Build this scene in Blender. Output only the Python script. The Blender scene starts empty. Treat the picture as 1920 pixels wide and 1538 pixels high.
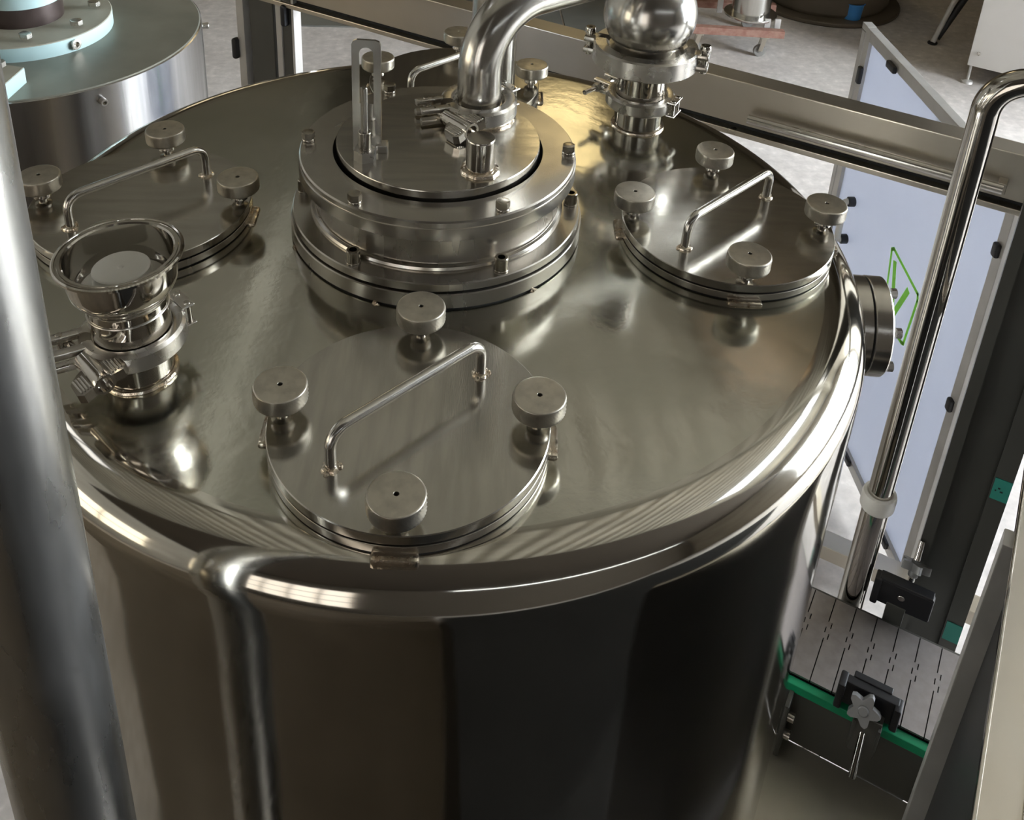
import bpy, bmesh, math, random
from math import sin, cos, pi, radians as R
from mathutils import Vector, Matrix
random.seed(4)
S = bpy.context.scene
COL = S.collection

# ------------------------------------------------------------------ camera
cam = bpy.data.objects.new('camera', bpy.data.cameras.new('camera'))
COL.objects.link(cam)
_r = Vector((0.99740664, -0.0528463, 0.04885959)); _u = Vector((-0.02119386, 0.43310764, 0.901093)); _f = Vector((0.0687809, 0.89979166, -0.43086442))
M = Matrix.Identity(4)
for i in range(3):
    M[i][0], M[i][1], M[i][2] = _r[i], _u[i], -_f[i]
M.translation = Vector((0, -1.06513854, 0.70720627))
cam.matrix_world = M
cam.data.sensor_fit = 'HORIZONTAL'
cam.data.sensor_width = 36
cam.data.lens = 1954.74 / 1920 * 36
cam.data.shift_y = -(769 - 145.157) / 1920      # the photo is the lower part of an upright frame
cam.data.clip_start = 0.02
S.camera = cam

# ------------------------------------------------------------------ world, exposure
w = bpy.data.worlds.new('world'); S.world = w; w.use_nodes = True
w.node_tree.nodes['Background'].inputs[0].default_value = (0.75, 0.85, 1.0, 1)
w.node_tree.nodes['Background'].inputs[1].default_value = 1.0
S.view_settings.view_transform = 'Standard'
S.view_settings.look = 'None'
S.view_settings.gamma = 1
S.view_settings.use_curve_mapping = False
S.view_settings.exposure = 0.1
try:
    S.cycles.use_denoising = True
    S.cycles.max_bounces = 10
    S.cycles.glossy_bounces = 6
    S.cycles.diffuse_bounces = 4
    S.cycles.sample_clamp_indirect = 6
except Exception:
    pass
FZ = -1.75          # factory floor
CZ = 4.0            # roof

# ------------------------------------------------------------------ materials
def nodes(name):
    m = bpy.data.materials.new(name); m.use_nodes = True
    nt = m.node_tree
    return m, nt, nt.nodes['Principled BSDF']
def noise(nt, scale, detail=4, stretch=None, coord='Object', distortion=0):
    tc = nt.nodes.new('ShaderNodeTexCoord'); mp = nt.nodes.new('ShaderNodeMapping')
    if stretch: mp.inputs['Scale'].default_value = stretch
    n = nt.nodes.new('ShaderNodeTexNoise'); n.inputs['Scale'].default_value = scale; n.inputs['Detail'].default_value = detail
    n.inputs['Distortion'].default_value = distortion
    nt.links.new(tc.outputs[coord], mp.inputs[0]); nt.links.new(mp.outputs[0], n.inputs['Vector'])
    return n
def ramp(nt, src, stops):
    r = nt.nodes.new('ShaderNodeValToRGB')
    el = r.color_ramp.elements
    while len(el) < len(stops): el.new(0.5)
    for e, (p, c) in zip(el, stops):
        e.position = p; e.color = (c[0], c[1], c[2], 1) if not isinstance(c, (int, float)) else (c, c, c, 1)
    nt.links.new(src, r.inputs[0])
    return r
def bump(nt, bs, src, strength, dist=0.001, prev=None):
    b = nt.nodes.new('ShaderNodeBump'); b.inputs['Strength'].default_value = strength; b.inputs['Distance'].default_value = dist
    nt.links.new(src, b.inputs['Height'])
    if prev: nt.links.new(prev.outputs[0], b.inputs['Normal'])
    nt.links.new(b.outputs[0], bs.inputs['Normal'])
    return b
def steel(name, col=(.62, .59, .54), rough=.2, var=.06, stretch=(1, 1, 1), scale=9, bs_=0.0, bscale=60, wave=0.0, blotch=None, ripple=0.0):
    m, nt, b = nodes(name)
    b.inputs['Metallic'].default_value = 1
    n = noise(nt, scale, 6, stretch)
    c2 = blotch or tuple(c * .82 for c in col)
    rc = ramp(nt, n.outputs[0], [(.35, c2), (.62, col)])
    nt.links.new(rc.outputs[0], b.inputs['Base Color'])
    rr = ramp(nt, n.outputs[0], [(.3, rough + var), (.7, max(.02, rough - var))])
    nt.links.new(rr.outputs[0], b.inputs['Roughness'])
    prev = None
    if wave:
        n3 = noise(nt, 3.2, 1, (1, 1, 1), distortion=.4)
        prev = bump(nt, b, n3.outputs[0], wave, .05)
    if ripple:
        n4 = noise(nt, 22, 1, (1, 1, 1), distortion=.6)
        prev = bump(nt, b, n4.outputs[0], ripple, .002, prev)
    if bs_:
        n2 = noise(nt, bscale, 3, stretch)
        bump(nt, b, n2.outputs[0], bs_, .0008, prev)
    return m
def plain(name, col, rough=.5, metal=0, bs_=0, bscale=40, col2=None, scale=12):
    m, nt, b = nodes(name)
    b.inputs['Roughness'].default_value = rough; b.inputs['Metallic'].default_value = metal
    n = noise(nt, scale, 5)
    rc = ramp(nt, n.outputs[0], [(.35, col2 or tuple(c * .85 for c in col)), (.65, col)])
    nt.links.new(rc.outputs[0], b.inputs['Base Color'])
    if bs_:
        n2 = noise(nt, bscale, 5); bump(nt, b, n2.outputs[0], bs_, .002)
    return m

MT = {}
MT['lid'] = steel('brushed_steel_lid', (.66, .64, .57), .135, .05, (1, 1, 1), 4.5, .06, 140, 0.03, blotch=(.50, .50, .43), ripple=.12)
MT['shell'] = steel('polished_steel_shell', (.60, .57, .51), .085, .025, (1, 1, 1), 5, 0.0, 60, 0.05)
MT['hatch'] = steel('brushed_steel_hatch', (.63, .605, .55), .17, .04, (1, 8, 1), 10, .04, 120)
MT['machined'] = steel('machined_steel', (.62, .58, .51), .22, .05, (1, 1, 1), 12, .03, 200)
MT['turned'] = steel('turned_steel', (.60, .57, .52), .24, .04, (1, 1, .2), 14, .03, 150)
def aniso(m, v, rot=0.0):
    nt = m.node_tree; b = nt.nodes['Principled BSDF']
    b.inputs['Anisotropic'].default_value = v; b.inputs['Anisotropic Rotation'].default_value = rot
    tg = nt.nodes.new('ShaderNodeTangent'); tg.direction_type = 'RADIAL'; tg.axis = 'Z'
    nt.links.new(tg.outputs[0], b.inputs['Tangent'])
MT['brushed_side'] = steel('brushed_ring_steel', (.60, .57, .52), .27, .04, (1, 1, .2), 14, .03, 150)
aniso(MT['brushed_side'], .75)
MT['polished'] = steel('polished_steel', (.66, .63, .58), .09, .03, (1, 1, .3), 12)
MT['satin'] = steel('satin_pipe_steel', (.60, .58, .54), .2, .04, (1, 1, .15), 25, .03, 160)
MT['cast'] = steel('cast_steel', (.62, .59, .54), .28, .05, (1, 1, 1), 40, .08, 180)
MT['bolt'] = steel('bolt_steel', (.46, .42, .35), .2, .06, (1, 1, 1), 60, .08, 200)
MT['knob'] = steel('knurled_steel', (.60, .56, .48), .34, .06, (1, 1, 1), 60, .15, 260, blotch=(.42, .39, .33))
MT['weld'] = steel('weld_steel', (.70, .65, .56), .22, .08, (1, 1, 1), 120, .5, 260, blotch=(.45, .36, .27))
MT['bigpipe'] = steel('scuffed_pipe_steel', (.62, .61, .57), .27, .08, (1, 1, .25), 22, .05, 120, blotch=(.5, .49, .47))
MT['frame'] = steel('frame_steel', (.56, .51, .43), .32, .05, (1, 1, 1), 5, .02, 90, blotch=(.51, .47, .40))
MT['alum'] = plain('aluminium', (.52, .50, .47), .38, .35)
MT['darkframe'] = plain('dark_frame_steel', (.085, .083, .074), .35, .3, 0, 40, (.075, .073, .065), 6)
MT['chain'] = steel('chain_plate_steel', (.34, .31, .305), .45, .05, (1, 1, 1), 30, .08, 160)
MT['tank2top'] = plain('dull_steel_top', (.245, .238, .195), .45, .5, .03, 60, (.19, .187, .155), 9)
MT['tank2side'] = steel('brushed_jacket_steel', (.55, .55, .56), .2, .05, (5, 5, .3), 12, .05, 60)
MT['seam'] = plain('dark_gasket', (.012, .012, .012), .7)
MT['blue'] = plain('pale_blue_paint', (.40, .54, .54), .45, 0, .05, 80, (.36, .49, .49))
MT['dusty'] = plain('dusty_paint', (.34, .33, .27), .6, .1, .05, 80, (.27, .25, .19))
MT['brown'] = plain('rust_brown_steel', (.075, .055, .05), .35, .5, .1, 60, (.05, .035, .03))
MT['greyknob'] = plain('grey_plastic', (.17, .17, .17), .35)
MT['tablesteel'] = steel('table_steel', (.50, .46, .38), .42, .05, (1, 1, 1), 6, .03, 90)
MT['black'] = plain('black_plastic', (.010, .010, .012), .4)
MT['green'] = plain('green_strip', (.0, .22, .095), .4)
MT['teal'] = plain('teal_sticker', (.03, .30, .24), .5)
MT['white'] = plain('white_plastic', (.62, .60, .54), .5, 0, .05, 90)
MT['collar'] = plain('white_nylon', (.66, .63, .58), .45)
MT['rubber'] = plain('rubber_tyre', (.20, .19, .175), .6)
MT['rust'] = plain('rusty_paint', (.22, .10, .07), .7, 0, .1, 60, (.30, .17, .13), 30)
MT['cabinet'] = plain('cabinet_paint', (.62, .59, .55), .5, 0, 0, 40, (.58, .55, .51), 3)
MT['tub'] = plain('brown_tub', (.10, .075, .05), .6, 0, .05, 30, (.07, .055, .035), 4)
MT['bluecup'] = plain('blue_plastic', (.04, .20, .48), .4)
MT['marker'] = plain('green_marker', (.28, .95, .03), .5)
MT['yellow'] = plain('yellow_foam', (.72, .66, .30), .7)
MT['ink'] = plain('black_ink', (.01, .02, .02), .6)
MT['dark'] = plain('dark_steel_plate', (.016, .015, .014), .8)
# frosted door sheet: light passes through it, diffused
m, nt, b = nodes('frosted_sheet')
n = noise(nt, 3, 6); rc = ramp(nt, n.outputs[0], [(.3, (.40, .415, .455)), (.7, (.46, .47, .50))])
nt.links.new(rc.outputs[0], b.inputs['Base Color']); b.inputs['Roughness'].default_value = .3
tr = nt.nodes.new('ShaderNodeBsdfTranslucent'); tr.inputs[0].default_value = (.82, .84, .92, 1)
mx = nt.nodes.new('ShaderNodeMixShader'); mx.inputs[0].default_value = .30
out = nt.nodes['Material Output']
nt.links.new(b.outputs[0], mx.inputs[1]); nt.links.new(tr.outputs[0], mx.inputs[2]); nt.links.new(mx.outputs[0], out.inputs[0])
MT['sheet'] = m
# concrete floor
m, nt, b = nodes('concrete_floor')
n = noise(nt, 1.6, 10); n2 = noise(nt, 26, 8)
rc = ramp(nt, n.outputs[0], [(.3, (.45, .41, .38)), (.55, (.545, .505, .47)), (.75, (.62, .58, .55))])
r2 = ramp(nt, n2.outputs[0], [(.3, .80), (.6, 1.0), (.72, 1.18)])
mul = nt.nodes.new('ShaderNodeMix'); mul.data_type = 'RGBA'; mul.blend_type = 'MULTIPLY'; mul.inputs[0].default_value = 1
nt.links.new(rc.outputs[0], mul.inputs[6]); nt.links.new(r2.outputs[0], mul.inputs[7]); nt.links.new(mul.outputs[2], b.inputs['Base Color'])
b.inputs['Roughness'].default_value = .6
bump(nt, b, n2.outputs[0], .3, .004)
MT['floor'] = m
MT['front_shade'] = plain('brown_front_shade', (.15, .125, .095), .6, 0, .05, 30, (.11, .09, .065), 2)  # shade of the front floor, given as a darker brown
MT['tile'] = plain('dark_floor_tile', (.13, .13, .115), .35, 0, .02, 40, (.10, .10, .09), 6)
MT['wall'] = plain('factory_wall', (.36, .33, .28), .8, 0, 0, 40, (.30, .27, .22), 1.2)
MT['roof'] = plain('factory_roof', (.37, .335, .265), .7, 0, 0, 40, (.20, .18, .14), .45)
MT['steelwork'] = plain('added_steelwork', (.24, .22, .175), .7)
MT['darkwall'] = plain('dark_wall', (.06, .05, .04), .85)
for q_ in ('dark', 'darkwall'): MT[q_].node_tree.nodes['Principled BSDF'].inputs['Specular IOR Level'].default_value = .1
def glow(name, col, st):
    m, nt, b = nodes(name)
    b.inputs['Base Color'].default_value = (.8, .8, .8, 1)
    b.inputs['Emission Color'].default_value = (*col, 1); b.inputs['Emission Strength'].default_value = st
    return m

# ------------------------------------------------------------------ mesh helpers
class MB:
    def __init__(s): s.v = []; s.f = []
    def add(s, vs, fs, mat=None):
        o = len(s.v)
        s.v += [tuple(mat @ Vector(v)) if mat else tuple(v) for v in vs]
        s.f += [tuple(i + o for i in f) for f in fs]
        return s
    def box(s, size, mat=None, bev=0.0):
        x, y, z = (a / 2 for a in size)
        if not bev:
            vs = [(i * x, j * y, k * z) for i in (-1, 1) for j in (-1, 1) for k in (-1, 1)]
            fs = [(0, 1, 3, 2), (4, 6, 7, 5), (0, 4, 5, 1), (2, 3, 7, 6), (0, 2, 6, 4), (1, 5, 7, 3)]
            return s.add(vs, fs, mat)
        bm = bmesh.new(); bmesh.ops.create_cube(bm, size=1)
        bmesh.ops.scale(bm, vec=size, verts=bm.verts)
        bmesh.ops.bevel(bm, geom=bm.edges[:], offset=bev, segments=2, profile=.5, affect='EDGES')
        bm.verts.index_update()
        s.add([v.co[:] for v in bm.verts], [[v.index for v in f.verts] for f in bm.faces], mat); bm.free()
        return s
    def lathe(s, prof, mat=None, seg=64, a0=0, a1=2 * pi, closed=False, wob=None):
        full = abs(a1 - a0 - 2 * pi) < 1e-6
        n = seg if full else seg + 1
        vs = []; ring = []
        for i, (r, z) in enumerate(prof):
            if r < 1e-7:
                ring.append([len(vs)] * n); vs.append((0, 0, z)); continue
            row = []
            for k in range(n):
                a = a0 + (a1 - a0) * k / seg
                rr = r + (wob(i, k) if wob else 0)
                row.append(len(vs)); vs.append((rr * cos(a), rr * sin(a), z))
            ring.append(row)
        fs = []
        m = len(prof)
        pairs = [(i, i + 1) for i in range(m - 1)] + ([(m - 1, 0)] if closed else [])
        for i, j in pairs:
            for k in range(seg):
                k2 = (k + 1) % n
                q = [ring[i][k], ring[i][k2], ring[j][k2], ring[j][k]]
                u = []
                for x in q:
                    if x not in u: u.append(x)
                if len(u) > 2: fs.append(tuple(reversed(u)))
        if not full and closed:
            fs.append(tuple(ring[i][0] for i in range(m))); fs.append(tuple(ring[i][n - 1] for i in reversed(range(m))))
        return s.add(vs, fs, mat)
    def tube(s, pts, r, seg=20, mat=None, caps=True):
        pts = [Vector(p) for p in pts]
        vs = []; fs = []
        t0 = (pts[1] - pts[0]).normalized()
        ref = Vector((0, 0, 1)) if abs(t0.z) < .9 else Vector((1, 0, 0))
        nrm = t0.cross(ref).normalized()
        for i, p in enumerate(pts):
            if i == 0: t = t0
            elif i == len(pts) - 1: t = (pts[i] - pts[i - 1]).normalized()
            else: t = ((pts[i + 1] - p).normalized() + (p - pts[i - 1]).normalized()).normalized()
            nrm = (nrm - t * nrm.dot(t)).normalized(); bn = t.cross(nrm)
            rr = r[i] if isinstance(r, (list, tuple)) else r
            for k in range(seg):
                a = 2 * pi * k / seg
                vs.append(p + nrm * (rr * cos(a)) + bn * (rr * sin(a)))
        for i in range(len(pts) - 1):
            for k in range(seg):
                k2 = (k + 1) % seg
                fs.append((i * seg + k, i * seg + k2, (i + 1) * seg + k2, (i + 1) * seg + k))
        if caps:
            fs.append(tuple(reversed(range(seg)))); fs.append(tuple((len(pts) - 1) * seg + k for k in range(seg)))
        return s.add(vs, fs, mat)
    def prism(s, poly, h, mat=None):
        n = len(poly)
        vs = [(x, y, 0) for x, y in poly] + [(x, y, h) for x, y in poly]
        fs = [tuple(reversed(range(n))), tuple(range(n, 2 * n))] + [(i, (i + 1) % n, n + (i + 1) % n, n + i) for i in range(n)]
        return s.add(vs, fs, mat)

def T(x, y, z): return Matrix.Translation((x, y, z))
def RZ(a): return Matrix.Rotation(a, 4, 'Z')
def RX(a): return Matrix.Rotation(a, 4, 'X')
def RY(a): return Matrix.Rotation(a, 4, 'Y')
def basis(x, y, z, t):
    m_ = Matrix.Identity(4)
    for i in range(3): m_[i][0], m_[i][1], m_[i][2], m_[i][3] = x[i], y[i], z[i], t[i]
    return m_
WM = {}
def obj(name, mb, mat, parent=None, world=False, flat=False, angle=38):
    me = bpy.data.meshes.new(name)
    vs = mb.v
    if world and parent is not None:
        inv = WM[parent.name].inverted(); vs = [inv @ Vector(v) for v in vs]
    me.from_pydata([tuple(v) for v in vs], [], mb.f)
    bm = bmesh.new(); bm.from_mesh(me); bmesh.ops.recalc_face_normals(bm, faces=bm.faces); bm.to_mesh(me); bm.free()
    if not flat:
        me.polygons.foreach_set('use_smooth', [True] * len(me.polygons))
        me.set_sharp_from_angle(angle=R(angle))
    me.materials.append(MT[mat] if isinstance(mat, str) else mat)
    o = bpy.data.objects.new(name, me); COL.objects.link(o)
    if not flat:
        wn_ = o.modifiers.new('normals', 'WEIGHTED_NORMAL'); wn_.keep_sharp = True; wn_.weight = 60
    if parent is not None:
        o.parent = parent
        WM[o.name] = WM[parent.name]
    else:
        WM[o.name] = Matrix.Identity(4)
    return o
def thing(name, label, cat, mat4=None, group=None):
    o = bpy.data.objects.new(name, None); COL.objects.link(o)
    o.empty_display_size = .05
    o.matrix_world = mat4 or Matrix.Identity(4); WM[o.name] = mat4 or Matrix.Identity(4)
    o['label'] = label; o['category'] = cat
    if group: o['group'] = group
    return o
def tag(o, label, cat, group=None):
    o['label'] = label; o['category'] = cat
    if group: o['group'] = group
    return o
def struct(name, mb, mat):
    o = obj(name, mb, mat); o['kind'] = 'structure'; return o
def dup(root, mat4, label):
    r = root.copy(); COL.objects.link(r); r.matrix_world = mat4; r['label'] = label; WM[r.name] = mat4
    for ch in list(root.children):
        c = ch.copy(); COL.objects.link(c); c.parent = r; WM[c.name] = mat4
        for g in list(ch.children):
            d = g.copy(); COL.objects.link(d); d.parent = c
    return r
def rounded(r, z0, z1, b, n=4, inner=0):
    """profile of a disc with softened edges"""
    p = [(inner, z0), (r - b, z0)]
    p += [(r - b + b * sin(a), z0 + b - b * cos(a)) for a in [pi / 2 * i / n for i in range(1, n + 1)]]
    p += [(r - b + b * cos(a), z1 - b + b * sin(a)) for a in [pi / 2 * i / n for i in range(0, n + 1)]]
    p += [(inner, z1)]
    return p
def arc(c, a, b_, n):  # points from a to b around centre c
    c, a, b_ = Vector(c), Vector(a), Vector(b_)
    va, vb = a - c, b_ - c
    th = va.angle(vb); ax = va.cross(vb).normalized()
    return [c + Matrix.Rotation(th * i / n, 3, ax) @ va for i in range(n + 1)]
def bend(pts, rad, n=8):
    """polyline with rounded corners"""
    pts = [Vector(p) for p in pts]; out = [pts[0]]
    for i in range(1, len(pts) - 1):
        p = pts[i]; u = (pts[i - 1] - p).normalized(); v = (pts[i + 1] - p).normalized()
        half = u.angle(v) / 2; d = rad / math.tan(half)
        c = p + (u + v).normalized() * (rad / sin(half))
        out += arc(c, p + u * d, p + v * d, n)
    return out + [pts[-1]]
def hexpoly(r, a=0): return [(r * cos(a + k * pi / 3), r * sin(a + k * pi / 3)) for k in range(6)]
def hexbolt(r, h, a=0):
    """hex head with spring washer below; base at z=0"""
    mb = MB().prism(hexpoly(r, a), h * .62, T(0, 0, h * .38))
    mb.lathe([(0, h), (r * .8, h), (r * .9, h * .97)], T(0, 0, .0004), 18)
    return mb
def washer(r, h): return MB().lathe(rounded(r, 0, h * .36, h * .1), None, 20)
def capscrew(r, h):
    mb = MB().lathe([(r * .86, 0), (r, h * .08), (r, h * .94), (r * .9, h), (r * .56, h)], None, 22)
    mb.lathe([(r * .56, h), (r * .5, h * .2), (0, h * .2)], None, 6)
    return mb
def torus(r, rr, z=0, seg=48, wob=0.0):
    n = 8
    prof = [(r + rr * cos(2 * pi * k / n), z + rr * sin(2 * pi * k / n)) for k in range(n)]
    rnd = [random.uniform(-wob, wob) for _ in range(seg)]
    return MB().lathe(prof, None, seg, closed=True, wob=(lambda i, k: rnd[k % seg]) if wob else None)

# ================================================================== SETTING
XL, XR, YF, YB = -5.5, 7.5, -5.5, 10.5
struct('floor', MB().box((XR - XL, YB - YF, .1), T((XL + XR) / 2, (YB + YF) / 2, FZ - .05)), 'floor')
def wall_with_hole(axis, pos, a0, a1, z0, z1, h):
    """thin wall in plane axis=pos spanning a0..a1 with one rectangular opening h=(ha0,ha1,hz0,hz1)"""
    mb = MB()
    rects = [(a0, h[0], z0, z1), (h[1], a1, z0, z1), (h[0], h[1], z0, h[2]), (h[0], h[1], h[3], z1)] if h else [(a0, a1, z0, z1)]
    for (p, q, r, s_) in rects:
        if q - p < .01 or s_ - r < .01: continue
        sz = (.12, q - p, s_ - r) if axis == 'x' else (q - p, .12, s_ - r)
        c = (pos, (p + q) / 2, (r + s_) / 2) if axis == 'x' else ((p + q) / 2, pos, (r + s_) / 2)
        mb.box(sz, T(*c))
    return mb
WR = (-1.0, 3.3, -1.2, 2.6)      # big opening in the right wall
WB = (-4.0, -1.6, .8, 2.4)       # window in the back wall
WL = (-3.6, .4, -.8, 1.1)        # window in the left wall
struct('wall_right', wall_with_hole('x', XR + .06, YF, YB, FZ, CZ, WR), 'wall')
struct('wall_back', wall_with_hole('y', YB + .06, XL, XR, FZ, CZ, WB), 'wall')
struct('wall_left', wall_with_hole('x', XL - .06, YF, YB, FZ, CZ, WL), 'wall')
WF = (-4.2, -1.4, -.9, 1.9)
struct('wall_front', wall_with_hole('y', YF - .06, XL, XR, FZ, CZ, WF), 'darkwall')
struct('wall_shade_screen', MB().box((3.55, .12, CZ - FZ), T(5.725, 3.55, (CZ + FZ) / 2)), 'wall')  # unseen wall, added to keep window light off the back right floor
struct('floor_shade', MB().box((4.4, 4.9, .012), T(-2.12, -2.95, FZ + .004)), 'front_shade')  # added slab with the front floor's shade put into its colour
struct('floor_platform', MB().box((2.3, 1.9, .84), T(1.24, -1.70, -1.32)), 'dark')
def window(name, axis, pos, h, mat, nx, nz, t=.06):
    a0, a1, z0, z1 = h
    def bx(p, q, r, s_, th, d=0):
        sz = (th, q - p, s_ - r) if axis == 'x' else (q - p, th, s_ - r)
        c = (pos + d, (p + q) / 2, (r + s_) / 2) if axis == 'x' else ((p + q) / 2, pos + d, (r + s_) / 2)
        return sz, T(*c)
    fr = MB()
    for i in range(nx + 1):
        x = a0 + (a1 - a0) * i / nx; fr.box(*bx(x - .03, x + .03, z0, z1, .1))
    for i in range(nz + 1):
        z = z0 + (z1 - z0) * i / nz; fr.box(*bx(a0, a1, z - .03, z + .03, .09))
    f = struct(name, fr, 'darkframe')
    for i in range(nx):
        for k in range(nz):
            pb = MB().box(*bx(a0 + (a1 - a0) * i / nx + .03, a0 + (a1 - a0) * (i + 1) / nx - .03, z0 + (z1 - z0) * k / nz + .03, z0 + (z1 - z0) * (k + 1) / nz - .03, .012))
            obj('pane', pb, mat, f)
COOL = glow('daylight_pane', (.84, .92, 1.0), 40.0)
WARM = glow('sunlit_pane', (1.0, .82, .50), 1.2)
WARM2 = glow('sunlit_pane_dim', (1.0, .84, .56), 2.0)
FRONT = glow('front_daylight_pane', (1.0, .88, .76), 1.4)
SKYL = glow('skylight_pane', (.97, .98, 1.0), 1.5)
SKYW = glow('amber_skylight_pane', (1.0, .78, .40), 3.2)
SKYO = glow('amber_sheet_pane', (1.0, .62, .26), 1.0)
window('window_1', 'x', XR + .06, WR, COOL, 4, 3)
window('window_2', 'y', YB + .06, WB, WARM, 4, 2)
window('window_3', 'x', XL - .06, WL, WARM2, 3, 2)
window('window_8', 'y', YF - .06, WF, FRONT, 4, 3)
STRIP = glow('glow_strip_pane', (.92, .96, 1.0), 9.0)
WFS = (.4, 7.0, 2.55, 2.68)
window('window_9', 'y', YF + .02, WFS, STRIP, 6, 1)  # unseen glowing strip, added to draw the bright line on the tank shoulder
# ribbed roof with skylight strips
SK = [(4.0, 5.25, -1.0, 3.2), (-3.6, -3.0, 1.0, 4.5), (.75, 1.75, 6.5, 9.0), (2.0, 2.75, 4.0, 5.0)]     # x0,x1,y0,y1
SKM = [SKYL, SKYL, SKYW, SKYO]
rb = MB()
ribs = []
x = XL
k = 0
while x < XR - 1e-6:
    ribs.append((x, CZ + (.05 if k % 2 else 0))); ribs.append((x + .1, CZ + (.05 if k % 2 else 0))); x += .125; k += 1
def inhole(x, y): return any(a - .01 < x < b - .01 and c < y < d for a, b, c, d in SK)
ys = sorted({YF, YB} | {s_ for q in SK for s_ in q[2:]})
for i in range(len(ribs) - 1):
    (xa, za), (xb, zb) = ribs[i], ribs[i + 1]
    for ya, yb in zip(ys[:-1], ys[1:]):
        if inhole((xa + xb) / 2, (ya + yb) / 2): continue
        rb.add([(xa, ya, za), (xb, ya, zb), (xb, yb, zb), (xa, yb, za)], [(0, 1, 2, 3)])
struct('ceiling', rb, 'roof')
for i, (a, b_, c, d) in enumerate(SK):
    fr = MB()
    for q in (a, b_): fr.box((.08, d - c, .12), T(q, (c + d) / 2, CZ))
    ny = 4
    for j in range(ny + 1): fr.box((b_ - a, .06, .12), T((a + b_) / 2, c + (d - c) * j / ny, CZ))
    f = struct('window_%d' % (4 + i), fr, 'darkframe')
    for j in range(ny):
        obj('pane', MB().box((b_ - a, (d - c) / ny - .06, .01), T((a + b_) / 2, c + (d - c) * (j + .5) / ny, CZ + .06)), SKM[i], f)

struct('ceiling_dark_slab', MB().box((XR - XL, 4.3, .12), T((XR + XL) / 2, -3.3, 2.82)), 'darkwall')  # unseen slab, added so the tank's front shoulder reflects something dark
# roof steelwork: unseen trusses and a duct, added to darken the lid's reflections
for i, yy in enumerate((2.6, 5.4, 9.4)):
    struct('added_trim_%d' % (i + 1), MB().box((XR - XL, .14, .30), T((XR + XL) / 2, yy, 3.72)), 'steelwork')
struct('added_trim_4', MB().box((1.3, 9.0, .5), T(-1.75, 6.0, 3.2)), 'steelwork')
# dark tiles laid on the floor behind the frame
fl = bpy.data.objects['floor']
for i in range(4):
    for j in range(3):
        obj('tile', MB().box((.588, .588, .012), T(.25 + .6 * i - 1.0, 5.0 + .6 * j, FZ + .004) @ RZ(0), .002), 'tile', fl)

# ================================================================== TANK
TAN = math.tan(.0167)
RC = .3492
def zl(r): return -TAN * (r - RC)
tank = thing('process_tank', 'large round polished steel tank with a wide flat lid filling the picture', 'tank', T(0, 0, FZ))
RT, KH, KV = .5070, .047, .048
zc = zl(RT - KH) - KV
prof = [(0.10, zl(.10)), (.2, zl(.2)), (.3, zl(.3)), (.4, zl(.4)), (RT - KH - .006, zl(RT - KH - .006))]
top = MB().lathe(prof, T(.003, 0, 0), 160)
obj('lid_plate', top, 'lid', tank, True)
prof = [(RT - KH - .006, zl(RT - KH - .006))] + [(RT - KH + KH * sin(a), zc + KV * cos(a)) for a in [pi / 2 * i / 14 for i in range(15)]]
prof += [(RT + .0007, zc - .03), (RT - .0003, zc - .075), (RT + .0003, zc - .125), (RT, zc - .17), (RT, -.6), (RT, -1.2), (RT - .012, -1.215), (0, -1.25)]
obj('shell', MB().lathe(prof, T(.003, 0, 0), 192), 'shell', tank, True)
for k in range(4):
    a = R(45 + 90 * k)
    obj('leg', MB().lathe([(.035, -1.245), (.035, FZ + .02), (.07, FZ + .018), (.07, FZ), (0, FZ)], T(.38 * cos(a), .38 * sin(a), 0), 20), 'satin', tank, True)
# neck in the middle
obj('gasket', MB().lathe([(.10, -.004), (.1705, -.004), (.1705, .0062), (.10, .0062)], None, 96), 'seam', tank, True)
obj('base_ring', MB().lathe([(.10, .0052), (.1718, .0052), (.1725, .0060), (.1725, .0225), (.1715, .0235), (.10, .0235)], None, 128), 'turned', tank, True)
obj('gasket', MB().lathe([(.10, .0230), (.1665, .0230), (.1665, .0256), (.10, .0256)], None, 96), 'seam', tank, True)
obj('lower_flange', MB().lathe([(.10, .0252), (.1690, .0252), (.1700, .0262), (.1700, .0345), (.1688, .0357), (.10, .0357)], None, 128), 'turned', tank, True)
obj('neck_tube', MB().lathe([(.1435, .034), (.1435, .090)], None, 128), 'brushed_side', tank, True)
obj('weld_bead', torus(.1450, .0042, .0375, 128), 'turned', tank, True)
obj('upper_flange', MB().lathe([(.122, .1062), (.122, .083), (.1440, .083), (.1605, .083), (.1612, .084), (.1612, .098), (.1600, .0985), (.1600, .1045), (.1585, .1062), (.122, .1062)], None, 144), 'turned', tank, True)
obj('neck_bore', MB().lathe([(.1225, .106), (.1225, .086), (.10, .080), (0, .080)], None, 96), 'seam', tank, True)
for k in range(6):
    a = R(-4 + 60 * k)
    wq = obj('flange_screw', capscrew(.0076, .0155), 'bolt', tank); WMq = T(.1592 * cos(a), .1592 * sin(a), .0368 - FZ); wq.matrix_local = WMq
    ww = obj('washer', MB().lathe(rounded(.0084, -.0012, .0012, .0004), None, 22), 'polished', wq)
for k in range(6):
    a = R(-4 + 60 * k + (1 if k % 2 else -1))
    wq = obj('flange_bolt', hexbolt(.0078, .0118, .3 + k), 'bolt', tank); wq.matrix_local = T(.1515 * cos(a), .1515 * sin(a), .1062 - FZ)
    obj('washer', washer(.0076, .011), 'polished', wq)
for az in (-112, -52, 0, 25, 200, -160):
    a = R(az); mb = MB()
    for j in range(3): mb.lathe([(0, .003), (.002, .0022), (.003, 0)], T((.1725) * cos(a + j * .012), (.1725) * sin(a + j * .012), .003 - .001 * j), 8)
    obj('tack_weld', mb, 'weld', tank, True)
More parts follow.
